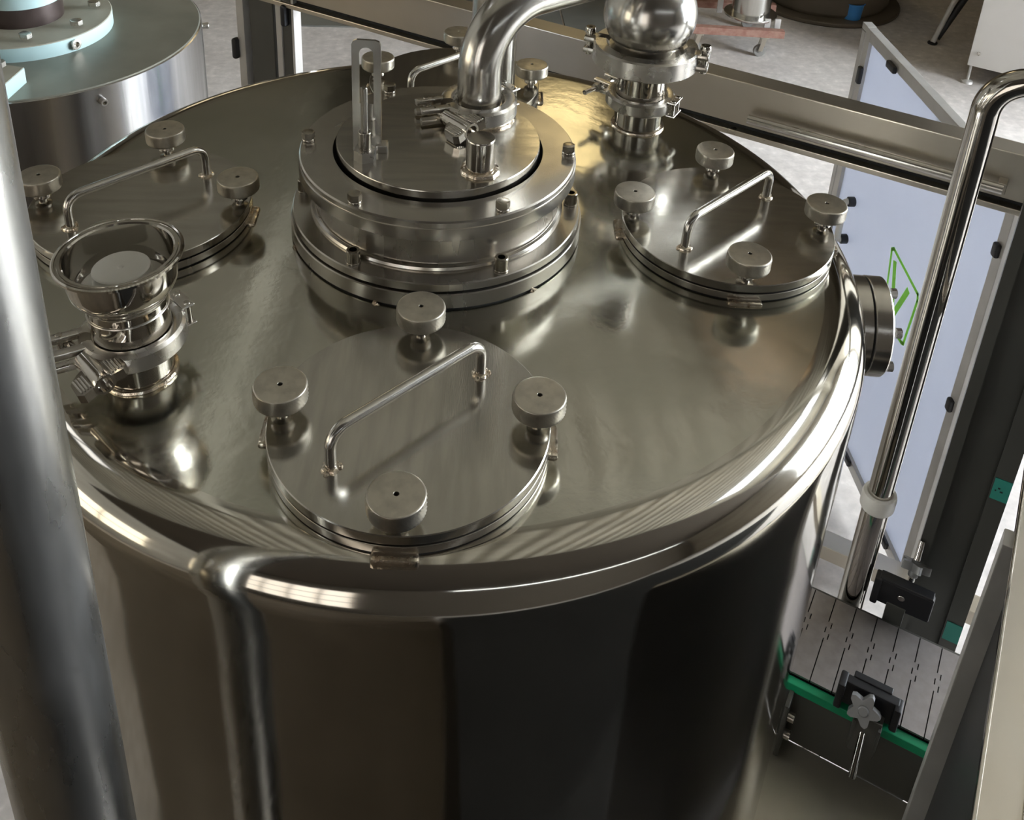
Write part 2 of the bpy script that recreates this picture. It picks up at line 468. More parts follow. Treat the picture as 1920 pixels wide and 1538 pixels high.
# welded nozzles
def nozzle(c, tilt, r, h):
    m4 = T(c[0], c[1], zl(math.hypot(*c))) @ tilt
    nb = obj('nozzle', MB().lathe([(r, -.01), (r, h)], m4, 48), 'polished', tank, True)
    wb = MB(); b0 = torus(r + .001, .0032, .001, 56, .0004); wb.add(b0.v, b0.f, m4)
    obj('weld_bead', wb, 'weld', nb, True)
    return m4
LNM = nozzle((-.283, -.261), RY(R(-2.6)), .0322, .042)
RNM = nozzle((.288, .264), RY(R(.3)), .0345, .042)
# side inspection port
a = R(-7.5)
pm = basis((-sin(a), cos(a), 0), (0, 0, 1), (cos(a), sin(a), 0), (.500 * cos(a), .500 * sin(a), -.096))
sp = obj('side_port', MB().lathe([(0, .0), (.060, 0), (.060, .024), (.058, .0255), (0, .0255)], pm, 72), 'turned', tank, True)
obj('port_cover', MB().lathe([(0, .0268), (.0595, .0268), (.0605, .028), (.0605, .046), (.059, .0478), (.040, .0478), (.039, .046), (0, .046)], pm, 72), 'turned', sp, True)
obj('gasket', MB().lathe([(.0585, .0255), (.0585, .0268)], pm, 48), 'seam', sp, True)
for k in range(6):
    q = R(30 + 60 * k); hb = hexbolt(.0062, .0105, k); mb = MB().add(hb.v, hb.f, pm @ T(.050 * cos(q), .050 * sin(q), .0478))
    obj('port_bolt', mb, 'cast', sp, True)
# vertical weld seam strip on the wall is left to the polish; label plate weld at the lid edge
# ================================================================== HATCHES
AL = .0167
def hatch_mat(phi):
    er = Vector((cos(phi) * cos(AL), sin(phi) * cos(AL), -sin(AL))); et = Vector((-sin(phi), cos(phi), 0)); nn = er.cross(et)
    return basis(er, et, nn, (RC * cos(phi), RC * sin(phi), 0))
PH = {'front': R(-90 - 3.37), 'right': R(-3.77), 'left': R(180 - 1.13), 'back': R(90 - 3.57)}
LAB = {'front': 'nearest round inspection hatch on the tank lid, with four knurled thumb screws',
       'right': 'round inspection hatch on the tank lid below the ball-shaped valve, beside the guard door',
       'left': 'round inspection hatch on the tank lid behind the open funnel fitting',
       'back': 'farthest round inspection hatch on the tank lid, half hidden behind the bent pipe'}
h0 = thing('inspection_hatch', LAB['front'], 'hatch', hatch_mat(PH['front']), 'inspection hatches on the tank lid')
obj('base_ring', MB().lathe([(0, .0012), (.1262, .0012), (.1268, .0018), (.1268, .0094), (.1260, .0100), (0, .0100)], None, 112), 'turned', h0)
obj('gasket', MB().lathe([(.05, .0098), (.1238, .0098), (.1238, .0123), (.05, .0123)], None, 80), 'seam', h0)
obj('cover_plate', MB().lathe([(0, .0120), (.1262, .0120), (.1270, .0127), (.1270, .0212), (.1262, .0220), (.06, .0220), (0, .0220)], None, 112), 'hatch', h0)
obj('gasket', MB().lathe([(.05, -.012), (.1252, -.012), (.1252, .0020), (.05, .0020)], None, 80), 'seam', h0)
hp = bend([(-.086, 0, .021), (-.086, 0, .062), (.086, 0, .062), (.086, 0, .021)], .017, 8)
hd = obj('handle', MB().tube(hp, .0052, 16), 'satin', h0)
for sx in (-1, 1):
    mb = MB()
    b0 = torus(.0058, .0022, .0228, 20, .0011); mb.add(b0.v, b0.f, T(.086 * sx, 0, 0))
    for q in (0.4, 2.6): mb.lathe([(.0032, -.001), (.0026, .002), (0, .003)], T(.086 * sx + .0075 * cos(q), .0075 * sin(q), .022), 8)
    obj('weld_bead', mb, 'weld', hd)
nk = 88
def knob_mesh():
    r = .0238
    prof = [(0, .0420), (.0021, .0420), (.0022, .0559), (.0026, .0563), (r - .0018, .0563), (r - .0004, .0557)]
    rows = [.0552, .0529, .0506, .0483, .0460, .0437, .0414, .0398]
    i0 = len(prof)
    prof += [(r, z) for z in rows]
    i1 = len(prof)
    prof += [(r - .0016, .0386), (.012, .0384), (.0105, .0384)]
    def wob(i, k): return (.0007 if (k + i) % 2 else -.0007) if i0 < i < i1 - 1 else 0
    return MB().lathe(prof, None, nk, wob=wob)
kme = knob_mesh()
knob0 = None
for k, ang in enumerate((0, 90, 180, 270)):
    kx, ky = .115 * cos(R(ang)), .115 * sin(R(ang))
    if knob0 is None:
        kb = obj('thumb_screw', kme, 'knob', h0, angle=70); knob0 = kb
        st = obj('stem', MB().lathe([(.0100, .0386), (.0102, .0372), (.0092, .0362), (.0092, .0310), (.0098, .0300), (.0098, .0268), (.0070, .0258), (.0050, .0250), (.0050, .0215)], None, 28), 'polished', kb)
        st0 = st
    else:
        kb = knob0.copy(); COL.objects.link(kb); kb.parent = h0; WM[kb.name] = WM[h0.name]
        st = st0.copy(); COL.objects.link(st); st.parent = kb
    kb.matrix_local = T(kx, ky, 0) @ RZ(R(17 * k))
    # weld lug outside the ring under the screw
    lg = obj('lug', MB().box((.012, .040, .014), RZ(R(ang)) @ T(.1290, 0, -.003), .004), 'weld', h0)
hd.rotation_euler = (0, 0, R(-45.5))
for kk in ('right', 'left', 'back'):
    hh = dup(h0, hatch_mat(PH[kk]), LAB[kk])
    ang = R(42) - PH[kk]
    for c in hh.children:
        if c.name.startswith('handle'): c.rotation_euler = (0, 0, ang)

# ================================================================== MANWAY COVER IN THE MIDDLE
mw = thing('manway_cover', 'flat round steel cover disc sunk in the middle flange, carrying the bent pipe', 'cover', T(0, 0, .1))
obj('disc', MB().lathe([(0, .090), (.1172, .090), (.1178, .0905), (.1182, .1160), (.1174, .1173), (.06, .1173), (0, .1173)], None, 144), 'hatch', mw, True)
# slotted upright bar
dv = Vector((1, -.10, 0)).normalized()
poly = []
W2, HB = .0160, .136
outer = [(-W2, 0), (W2, 0), (W2, HB - .006), (W2 - .002, HB - .002), (W2 - .006, HB), (-W2 + .006, HB), (-W2 + .002, HB - .002), (-W2, HB - .006)]
sl = [(.0078 * cos(a), HB - .0165 + .0078 * sin(a)) for a in [pi * i / 12 for i in range(13)]]
slot = [(.0078, .060)] + sl + [(-.0078, .060)]
bar = MB(); th = .0035
mbar = basis(dv, Vector((0, 0, 1)), dv.cross(Vector((0, 0, 1))), Vector((-.0800, -.029, .1173)))
# frame of quads: left leg, right leg, foot, arch
bar.prism([(-W2, 0), (W2, 0), (W2, .0595), (-W2, .0595)], th, mbar)
bar.prism([(-W2, .0595), (-.0078, .0595), (-.0078, HB - .0165), (-W2, HB - .0165)], th, mbar)
bar.prism([(.0078, .0595), (W2, .0595), (W2, HB - .0165), (.0078, HB - .0165)], th, mbar)
archo = [(W2, HB - .0165), (W2, HB - .006), (W2 - .0018, HB - .0018), (W2 - .006, HB), (0, HB), (-W2 + .006, HB), (-W2 + .0018, HB - .0018), (-W2, HB - .006), (-W2, HB - .0165)]
for i in range(8):
    a1, a2 = pi * i / 8, pi * (i + 1) / 8
    bar.prism([archo[i], archo[i + 1], (.0078 * cos(a2), HB - .0165 + .0078 * sin(a2)), (.0078 * cos(a1), HB - .0165 + .0078 * sin(a1))], th, mbar)
obj('slotted_bar', bar, 'satin', mw, True)
obj('bar_foot', MB().box((.014, .016, .010), T(-.0640, -.031, .1218), .002), 'cast', mw, True)
hb_ = obj('pivot_nut', MB().prism(hexpoly(.0128, .35), .0125, T(-.0815, -.0505, .1173)), 'cast', mw, True)
obj('collar', MB().lathe(rounded(.0074, .1298, .1520, .001), T(-.0815, -.0505, 0), 28), 'polished', hb_, True)
obj('pivot_rod', MB().lathe([(.0040, .15), (.0040, .205), (.003, .206), (0, .206)], T(-.0815, -.0505, 0), 18), 'satin', hb_, True)
stub = obj('stub_tube', MB().lathe([(.0162, .116), (.0162, .1570), (.0150, .1588), (0, .1588)], T(.046, -.073, 0), 40), 'polished', mw, True)
b0 = torus(.0180, .0036, .1185, 40, .0012); obj('weld_bead', MB().add(b0.v, b0.f, T(.046, -.073, 0)), 'weld', stub, True)
EC = Vector((.0475, .062, 0))
b0 = torus(.0400, .0055, .1205, 60, .001); obj('ferrule_weld', MB().add(b0.v, b0.f, T(EC.x, EC.y, 0)), 'weld', mw, True)
obj('ferrule', MB().lathe([(.0355, .1165), (.0355, .124), (.0395, .128), (.0395, .1285), (.029, .1285)], T(EC.x, EC.y, 0), 48), 'polished', mw, True)

# bent pipe on it
bp = thing('bent_pipe', 'thick bent steel pipe rising from the middle cover and turning right', 'pipe', T(EC.x, EC.y, .13))
E0 = Vector((EC.x, EC.y, .1287)); hdir = Vector((.80, .60, .0)).normalized()
path = bend([E0, E0 + Vector((0, 0, .128)), E0 + Vector((0, 0, .128)) + hdir * .45], .080, 18)
obj('pipe', MB().tube(path, .0266, 48), 'satin', bp, True)
obj('ferrule', MB().lathe([(.0264, .1287), (.0300, .1287), (.0395, .1295), (.0395, .1315), (.0285, .1345), (.0264, .1345)], T(EC.x, EC.y, 0), 48), 'polished', bp, True)
sp_ = thing('straight_pipe', 'upright straight steel pipe standing close behind the bent pipe', 'pipe', T(.0700, .1945, 0))
obj('pipe', MB().lathe([(.030, -.002), (.030, .62), (.028, .62), (.028, .3)], T(.0700, .1945, 0), 44), 'satin', sp_, True)
b0 = torus(.031, .003, .002, 44, .0005); obj('weld_bead', MB().add(b0.v, b0.f, T(.0700, .1945, 0)), 'weld', sp_, True)

# ================================================================== CLAMPS
def clamp(m4, ri, ro, h, lug, hinge, label, wing=True, ear=.030, tilt=0, xo=.55, wk=1.0):
    c = thing('pipe_clamp', label, 'clamp', m4, 'hinged clamps on the pipe joints')
    g = R(9)
    for (a0, a1) in ((lug + g, hinge - R(6) + 2 * pi if hinge < lug else hinge - R(6)), (hinge + R(6), lug - g) if hinge < lug else (hinge + R(6), lug + 2 * pi - g)):
        pr = [(ri, -h * .42), (ri + .003, -h / 2), (ro - .003, -h / 2), (ro, -h / 2 + .003), (ro, h / 2 - .003), (ro - .003, h / 2), (ri + .003, h / 2), (ri, h * .42)]
        half = MB().lathe(pr, None, 40, a0, a1, closed=True)
        obj('half_ring', half, 'cast', c)
    # forked ears either side of the split
    for sgn in (-1, 1):
        for zz in (-1, 1):
            e = MB().box((ear + .008, .0095, h * .34), RZ(lug) @ T(ro - .004 + ear / 2, sgn * .0125, zz * h * .33), .0018)
            obj('ear', e, 'cast', c)
    # rivets on the ears
    obj('ear_pin', MB().lathe(rounded(.0032, -h * .56, h * .56, .0008), RZ(lug) @ T(ro + ear * .55, -.0125, 0), 16), 'polished', c)
    # hinge: link plates top and bottom with two pins
    hg = MB()
    for zz in (-1, 1): hg.box((.013, .030, .0028), RZ(hinge) @ T(ro + .002, 0, zz * h * .5), .0012)
    ho = obj('hinge', hg, 'cast', c)
    for sy in (-1, 1):
        obj('hinge_pin', MB().lathe(rounded(.0036, -h * .62, h * .62, .0009), RZ(hinge) @ T(ro + .003, sy * .0095, 0), 18), 'polished', ho)
    # swing bolt and wing nut along the tangent
    xb = ro + ear * xo
    tm = RZ(lug) @ T(xb, 0, 0) @ RZ(tilt) @ RX(-pi / 2)          # local z -> +tangent
    obj('swing_bolt', MB().lathe([(0, -.020), (.0036, -.020), (.0036, .050), (0, .050)], tm, 16), 'polished', c)
    if wing:
        tm = tm @ Matrix.Scale(wk, 4)
        wn = MB().lathe([(.0055, .0180), (.0078, .0180), (.0080, .030), (.0088, .050), (.0092, .0555), (.0086, .0575), (.0064, .0575), (.0060, .050), (0, .050)], tm, 26)
        wo = obj('wing_nut', wn, 'polished', c)
        for sgn in (-1, 1):
            wb = MB()
            pl = [(sgn * .0070, -.004), (sgn * .0125, -.002), (sgn * .0195, .004), (sgn * .0205, .018), (sgn * .0165, .0225), (sgn * .0070, .0210)]
            if sgn < 0: pl = pl[::-1]
            wb.prism(pl, .0085, tm @ T(0, 0, .0360) @ RZ(R(12)) @ RX(pi / 2) @ T(0, 0, -.0042))
            for q in range(4):
                wb.box((.0016, .0170, .0105), tm @ T(0, 0, .0360) @ RZ(R(12)) @ RX(pi / 2) @ T(sgn * (.0095 + q * .0024), .0105, 0), .0005)
            obj('wing', wb, 'polished', wo)
    else:
        obj('nut', MB().prism(hexpoly(.0068), .007, tm @ T(0, 0, .018)), 'cast', c)
    return c
clamp(T(EC.x, EC.y, .1300), .0318, .0465, .0210, R(197), R(40), 'hinged clamp with wing nut around the foot of the bent pipe', tilt=R(22), xo=.30, wk=1.2)
clamp(LNM @ T(0, 0, .0455), .0375, .0490, .0215, R(203), R(42), 'hinged clamp with wing nut around the neck of the open funnel fitting', tilt=R(18), xo=.15, ear=.027, wk=1.15)
clamp(RNM @ T(0, 0, .0440), .0365, .0498, .0200, R(134), R(-32), 'smaller hinged clamp low on the neck under the ball-shaped valve', False, .024)
# heavy two-bolt clamp
hc = thing('bolted_clamp', 'larger heavy two-bolt clamp directly under the ball-shaped valve', 'clamp', RNM @ T(0, 0, .1150), 'hinged clamps on the pipe joints')
for a0 in (R(-20 + 9), R(160 + 6)):
    pr = [(.052, -.010), (.057, -.0145), (.072, -.0145), (.0745, -.0120), (.0745, .0120), (.072, .0145), (.057, .0145), (.052, .010)]
    obj('half_ring', MB().lathe(pr, None, 44, a0, a0 + R(164), closed=True), 'cast', hc)
for q in (-20 + 2, 160 - 2):
    for zz in (-.0085, .0085):
        obj('ear', MB().box((.022, .024, .009), RZ(R(q)) @ T(.078, 0, zz), .003), 'cast', hc)
    bo = obj('clamp_bolt', MB().lathe(rounded(.0055, -.018, .0195, .002), RZ(R(q)) @ T(.082, 0, 0), 18), 'polished', hc)
    obj('bolt_head', MB().lathe([(0, .0185), (.002, .0185), (.0026, .0245), (.0066, .0245), (.0078, .022), (.0078, .0155), (.006, .0145)], RZ(R(q)) @ T(.082, 0, 0), 18), 'polished', bo)

# open funnel fitting at the left
ff = thing('funnel_fitting', 'open steel funnel fitting with a wide lipped mouth at the left of the lid', 'fitting', LNM @ T(0, 0, .0475))
obj('body', MB().lathe([(.0330, .0), (.0365, .0), (.0365, .0390), (.0372, .0420), (.0400, .0460), (.0450, .0520), (.0482, .0580), (.0495, .0650), (.0497, .0750), (.0497, .0840), (.0560, .0858), (.0580, .0870), (.0580, .0895), (.0565, .0905),
    (.0550, .0902), (.0545, .0890), (.0530, .0890), (.0525, .0904), (.0500, .0904), (.0484, .0890), (.0480, .080), (.0478, .066), (.046, .056), (.0360, .046), (.0330, .040)], None, 80), 'polished', ff)
obj('seam_bead', torus(.0367, .0010, .0310, 60), 'cast', ff)
pl = thing('float_plug', 'off-white plastic plug sitting inside the open funnel fitting', 'plug', LNM @ T(0, 0, .0475))
obj('cap', MB().lathe([(.0, .072), (.002, .0735), (.004, .0750), (.0240, .0750), (.0260, .0735), (.0265, .052), (.0265, .050), (0, .050)], None, 56), 'white', pl)
obj('flange', MB().lathe(rounded(.0405, .0500, .0560, .002), None, 56), 'white', pl)

# ball valve column on the right nozzle
bv = thing('ball_valve', 'steel valve with ball-shaped body on a short neck at the back right of the lid', 'valve', RNM @ T(0, 0, .046))
obj('neck', MB().lathe([(.0360, -.002), (.0360, .002), (.0360, .046), (.0370, .047), (.0370, .0500), (.052, .0590), (.057, .0610)], None, 56), 'polished', bv)
sph = [(.0525, .0690), (.0530, .0790)] + [(.0650 * cos(q), .1300 + .0650 * sin(q)) for q in [R(-52 + 6 * i) for i in range(18)]]
sph += [(.040, .186), (.036, .190), (.036, .32), (0, .32)]
obj('body', MB().lathe(sph, None, 72), 'satin', bv)
obj('joint_ring', MB().lathe([(.045, .0640), (.0570, .0640), (.0570, .0715), (.045, .0715)], None, 60), 'seam', bv)

# ================================================================== LEFT UPRIGHT PIPE AND RIGHT HANDRAIL
up = thing('upright_pipe', 'very thick scuffed steel pipe close up along the left edge', 'pipe', T(-.265, -.574, FZ))
obj('pipe', MB().lathe([(.0398, FZ), (.0398, -.5), (.0398, .2), (.0398, 1.1), (0, 1.1)], T(-.265, -.574, 0), 64), 'bigpipe', up, True)
obj('base_plate', MB().lathe(rounded(.08, FZ, FZ + .01, .002), T(-.265, -.574, 0), 40), 'satin', up, True)
hr = thing('handrail', 'polished bent steel handrail tube in front of the white guard door', 'handrail', T(.759, .187, FZ))
pth = bend([(.759, .187, FZ), (.759, .187, .124), (1.35, -.05, .124)], .052, 14)
obj('tube', MB().tube(pth, .0200, 40), 'polished', hr, True)
obj('collar', MB().lathe([(.0202, -.690), (.0262, -.690), (.0285, -.686), (.0290, -.664), (.0270, -.657), (.0225, -.655), (.0202, -.656)], T(.759, .187, 0), 44), 'collar', hr, True)
obj('lower_sleeve', MB().lathe([(.0200, -.69), (.0225, -.692), (.0225, FZ)], T(.759, .187, 0), 40), 'polished', hr, True)

# ================================================================== MACHINE FRAME (beam, posts)
D = Vector((.844, -.5363, 0)); N = Vector((.5363, .844, 0))       # along the frame / away from the camera
P0 = Vector((1.07, .886, 0))
fm = thing('machine_gantry', 'long stainless machine frame whose beam runs behind the tank', 'frame', T(P0.x, P0.y, FZ))
def along(s0, s1, off0, off1, z0, z1):
    c = P0 + D * ((s0 + s1) / 2) + N * ((off0 + off1) / 2)
    return (abs(s1 - s0), abs(off1 - off0), z1 - z0), basis(D, N, Vector((0, 0, 1)), (c.x, c.y, (z0 + z1) / 2))
tb = MB(); q = along(-1.94, 1.6, 0, .062, -.447, -.335); tb.box(q[0], q[1], .004)
t_o = obj('top_beam', tb, 'frame', fm, True)
q = along(-1.94, 1.6, -.012, .045, -.474, -.459); obj('lower_lip', MB().box(q[0], q[1], .003), 'frame', fm, True)
q = along(-1.94, 1.6, .012, .05, -.459, -.447); obj('shadow_gap', MB().box(q[0], q[1]), 'seam', fm, True)
ra, rb2 = P0 + D * -.390 + N * -.030, P0 + D * .170 + N * -.030
ra.z = rb2.z = -.411
obj('round_rod', MB().tube([ra, rb2], .0118, 20), 'turned', fm, True)
q = along(.158, .176, -.030, .004, -.424, -.398); obj('rod_bracket', MB().box(q[0], q[1], .002), 'frame', fm, True)
q = along(-.5, 1.6, -.02, .04, -1.648, -1.600); obj('bottom_beam', MB().box(q[0], q[1], .003), 'frame', fm, True)
# far left corner post
q = along(-1.965, -1.87, 0, .075, FZ, .3); obj('corner_post', MB().box(q[0], q[1], .004), 'darkframe', fm, True)
for s_, wd in ((-2.0, .030), (-1.845, .022), (-1.79, .010)):
    q = along(s_ - wd / 2, s_ + wd / 2, -.005, .03, FZ + .1, .3); obj('stile', MB().box(q[0], q[1], .003), 'alum', fm, True)
q = along(-1.834, -1.798, .0, .02, FZ + .1, .3); obj('stile_gap', MB().box(q[0], q[1], .002), 'darkframe', fm, True)
for s_, z in ((-2.020, -.66), (-1.815, -.50)):
    q = along(s_ - .010, s_ + .010, -.022, .005, z - .035, z + .035); obj('hinge', MB().box(q[0], q[1], .008), 'black', fm, True)
# near dark channel post with stickers
PC = P0 + N * -.66
def pchan(s0, s1, o0, o1, z0, z1):
    c = PC + D * ((s0 + s1) / 2) + N * ((o0 + o1) / 2)
    return (abs(s1 - s0), abs(o1 - o0), z1 - z0), basis(D, N, Vector((0, 0, 1)), (c.x, c.y, (z0 + z1) / 2))
SC = .247
def chan(s0, s1, o0, o1): return pchan(SC + s0, SC + s1, o0, o1, FZ, .5)
cp = obj('channel_post', MB().box(*chan(-.053, .053, .0, .006)).box(*chan(-.053, -.049, -.03, .0)).box(*chan(.024, .053, -.032, -.028)).box(*chan(.049, .053, -.03, .0)).box(*chan(-.053, -.034, -.034, -.030)), 'darkframe', fm, True)
for z0, z1, a in ((-.635, -.590, 0), (-.985, -.940, 1)):
    q = pchan(SC + .026, SC + .0525, -.0335, -.032, z0, z1); st = obj('sticker', MB().box(q[0], q[1]), 'teal', cp, True)
    if not a:
        for j in range(3):
            q = pchan(SC + .030 + .004 * j, SC + .0325 + .005 * j, -.0338, -.0335, z0 + .018 + .006 * (j % 2), z0 + .021 + .006 * (j % 2)); obj('print_mark', MB().box(q[0], q[1]), 'ink', st, True)

# ================================================================== GUARD DOOR (open, hinged on the frame)
gd = thing('guard_door', 'tall open guard door of frosted white sheet with a green V-in-diamond marker sign', 'door', T(1.287, 1.28, FZ))
XD = 1.287; y0, y1, z0, z1 = .818, 1.755, -1.70, -.450; sw = .035
def pbox(ya, yb, za, zb, xa=-.014, xb=.014, bev=.002): return MB().box((xb - xa, yb - ya, zb - za), T(XD + (xa + xb) / 2, (ya + yb) / 2, (za + zb) / 2), bev)
obj('stile', pbox(y1 - sw, y1, z0, z1), 'alum', gd, True)
obj('stile', pbox(y0, y0 + sw, z0, z1), 'alum', gd, True)
obj('rail', pbox(y0 + sw, y1 - sw, z1 - sw, z1), 'alum', gd, True)
obj('rail', pbox(y0 + sw, y1 - sw, z0, z0 + sw), 'alum', gd, True)
obj('corner_cap', pbox(y1 - .004, y1 + .036, z1 - .018, z1 + .002), 'alum', gd, True)
obj('outer_stile', pbox(y1 + .006, y1 + .030, z0, z1 - .02), 'alum', gd, True)
obj('sheet', pbox(y0 + sw - .004, y1 - sw + .004, z0 + sw - .004, z1 - sw + .004, -.003, .003, 0), 'sheet', gd, True)
for (yy, zz, horiz) in ((1.727, -.597, 0), (1.535, -.480, 1), (1.034, -.480, 1), (.838, -.613, 0), (.838, -1.072, 0), (1.253, -1.673, 1), (.953, -1.673, 1)):
    ql = .018 if yy < .9 else .028
    obj('sheet_clip', pbox(yy - (ql if horiz else .011), yy + (ql if horiz else .011), zz - (.011 if horiz else ql), zz + (.011 if horiz else ql), -.026, -.012, .005), 'black', gd, True)
# door pull with two feet
hnd = obj('pull_handle', MB().tube(bend([(XD - .003, 1.607, -.973), (XD - .035, 1.607, -.973), (XD - .035, 1.604, -1.108), (XD - .003, 1.604, -1.108)], .008, 5), .010, 12), 'white', gd, True)
for yy, zz in ((1.607, -.973), (1.604, -1.108)):
    obj('pull_foot', MB().lathe(rounded(.016, 0, .022, .003), T(XD - .003, yy, zz) @ RY(-pi / 2), 16), 'black', hnd, True)
def stroke(pts, wdt, nm, mat):
    mb = MB()
    for (ya, za), (yb, zb) in zip(pts[:-1], pts[1:]):
        d = Vector((yb - ya, zb - za)).normalized(); px, pz = -d.y * wdt / 2, d.x * wdt / 2
        ya2, za2, yb2, zb2 = ya - d.x * wdt * .3, za - d.y * wdt * .3, yb + d.x * wdt * .3, zb + d.y * wdt * .3
        mb.add([(XD - .0036, ya2 + px, za2 + pz), (XD - .0036, yb2 + px, zb2 + pz), (XD - .0036, yb2 - px, zb2 - pz), (XD - .0036, ya2 - px, za2 - pz)], [(0, 1, 2, 3)])
    return obj(nm, mb, mat, gd, True)
stroke([(1.276, -1.143), (1.318, -.947), (1.307, -.938), (1.130, -.960), (1.123, -.978), (1.137, -1.133), (1.149, -1.138), (1.276, -1.143)], .011, 'marker_diamond', 'marker')
stroke([(1.284, -.970), (1.230, -1.113), (1.182, -.990)], .021, 'marker_letter', 'marker')
obj('foam_strip', pbox(1.107, 1.253, -.613, -.495, .006, .014, 0), 'yellow', gd, True)

# ================================================================== CONVEYOR
A0 = Vector((.686, .1938, 0)); CD = Vector((.8441, -.5362, 0)); CN = Vector((-.5362, -.8441, 0)); CZT = -.900
cv = thing('chain_conveyor', 'flat chain conveyor of hinged grey steel plates with a green edge strip', 'conveyor', T(.8, .0, FZ))
def conv(s, t, z): return A0 + CD * s + CN * t + Vector((0, 0, z))
CM = basis(CD, CN, Vector((0, 0, -1)), (A0.x, A0.y, CZT))      # local: s, t, depth
pit, CW = .0362, .1775
j = .0062
def plate_poly(g=.0009):
    mid = CW * .43
    seam = [(0, 0), (0, mid - .024), (j, mid - .024), (j, mid - .012), (-j * .2, mid - .012), (-j * .2, mid), (j, mid), (j, mid + .012), (0, mid + .012), (0, CW)]
    left = [(x + g, y) for x, y in seam]; right = [(x + pit - g, y) for x, y in seam]
    return left + right[::-1]
pp = plate_poly()
pm_ = MB().prism(pp, .004)
pl0 = None
for k in range(-3, 24):
    if pl0 is None:
        pl0 = obj('chain_plate', MB().add(pm_.v, pm_.f, None), 'chain', cv, flat=True); plx = pl0
    else:
        plx = pl0.copy(); COL.objects.link(plx); plx.parent = cv
    plx.matrix_local = WM[cv.name].inverted() @ CM @ T(.0065 + pit * k, 0, 0)
s0, s1 = -.105, .88
def cbox(sa, sb, ta, tb_, za, zb, bev=0):
    c = conv((sa + sb) / 2, (ta + tb_) / 2, (za + zb) / 2)
    return MB().box((sb - sa, tb_ - ta, zb - za), basis(CD, CN, Vector((0, 0, 1)), c), bev)
obj('chain_bed', cbox(s0, s1, .004, CW - .004, -.935, -.9046), 'dark', cv, True)
obj('green_strip', cbox(s0, s1, CW + .001, CW + .017, -.925, -.906, .003), 'green', cv, True)
obj('side_plate', cbox(s0 + .03, s1, CW + .004, CW + .012, -1.045, -.926), 'darkframe', cv, True)
obj('far_side_plate', cbox(s0, s1, -.009, -.004, -1.03, -.906), 'darkframe', cv, True)
ep = obj('end_plate', cbox(.018, .026, CW + .012, CW + .050, -1.09, -.92, .002), 'darkframe', cv, True)
for z in (-.965, -1.01): obj('end_bolt', MB().tube([conv(.026, CW + .03, z), conv(.036, CW + .03, z)], .008, 12), 'cast', ep, True)
for s_ in (.0, .6):
    for t in (.02, .155): obj('leg', MB().box((.035, .035, 1.035 - .35), T(*conv(s_, t, FZ + .345)), .003), 'darkframe', cv, True)
# rail clamps on both sides
def star(m4, r=.020, h=.011):
    pts = []
    for k in range(30):
        a = 2 * pi * k / 30; rr = r * (.80 + .22 * cos(5 * a)); pts.append((rr * cos(a), rr * sin(a)))
    mb = MB().prism(pts, h, m4); mb.lathe(rounded(.0085, -.012, h + .004, .002), m4, 18)
    return mb
n1 = thing('rail_clamp', 'black rail clamp with grey star knob on the near green edge of the conveyor', 'clamp', T(*conv(.13, .19, -.9)), 'star-knob rail clamps on the conveyor')
mcl = basis(CD, CN, Vector((0, 0, 1)), conv(.134, .180, -.874))
obj('block', MB().box((.088, .016, .052), mcl, .003).box((.012, .030, .056), mcl @ T(-.043, .006, 0), .003).box((.012, .026, .050), mcl @ T(.043, .004, 0), .003).box((.060, .012, .012), mcl @ T(0, -.012, .022), .002), 'black', n1, True)
kq = star(mcl @ T(-.004, .022, .006) @ RX(R(-62)), .026, .014)
obj('star_knob', kq, 'greyknob', n1, True)
obj('cradle', MB().box((.040, .005, .075), mcl @ T(.008, .034, -.040) @ RX(R(8)), .002).box((.005, .030, .060), mcl @ T(.026, .024, -.040), .001).box((.005, .030, .060), mcl @ T(-.012, .024, -.040), .001), 'darkframe', n1, True)
obj('rod', MB().tube([mcl @ Vector((.004, .026, -.030)), mcl @ Vector((.006, .078, -.085))], .0058, 14), 'polished', n1, True)
n2 = thing('rail_clamp', 'black rail clamp on the far edge of the conveyor beside the dark post', 'clamp', T(*conv(.14, -.03, -.9)), 'star-knob rail clamps on the conveyor')
mcl = basis(CD, CN, Vector((0, 0, 1)), conv(.146, -.030, -.858))
obj('block', MB().box((.094, .016, .058), mcl, .004).box((.012, .024, .060), mcl @ T(-.046, .003, 0), .003).box((.090, .020, .008), mcl @ T(0, 0, .028), .003), 'black', n2, True)
obj('screw_head', MB().lathe(rounded(.0062, 0, .003, .0015), mcl @ T(-.004, .008, .004) @ RX(-pi / 2), 14), 'polished', n2, True)
obj('star_knob', star(mcl @ T(.004, -.034, .034) @ RX(R(32)), .026, .014), 'greyknob', n2, True)
obj('rod', MB().tube([mcl @ Vector((.004, -.010, .0)), mcl @ Vector((.004, -.062, .078))], .0058, 14), 'polished', n2, True)
obj('arm', MB().box((.032, .012, .075), mcl @ T(-.008, .004, -.056), .002), 'darkframe', n2, True)

# drip tray under the conveyor's near side
dt = thing('machine_table', 'sheet-steel machine table below the near side of the conveyor', 'table', T(.62, -.2, -1.07))
tp = MB()
obj('table_top', MB().prism([(-.045, CW + .013), (.30, CW + .013), (.30, .268), (.219, .268), (.219, .61), (.046, .61), (.034, .40), (.004, .28)], .012, CM @ T(0, 0, .146)), 'tablesteel', dt, True, flat=True)
obj('apron', MB().box((.17, .008, .68), basis(CD, CN, Vector((0, 0, 1)), conv(.134, .606, -1.40)), .001), 'darkframe', dt, True)
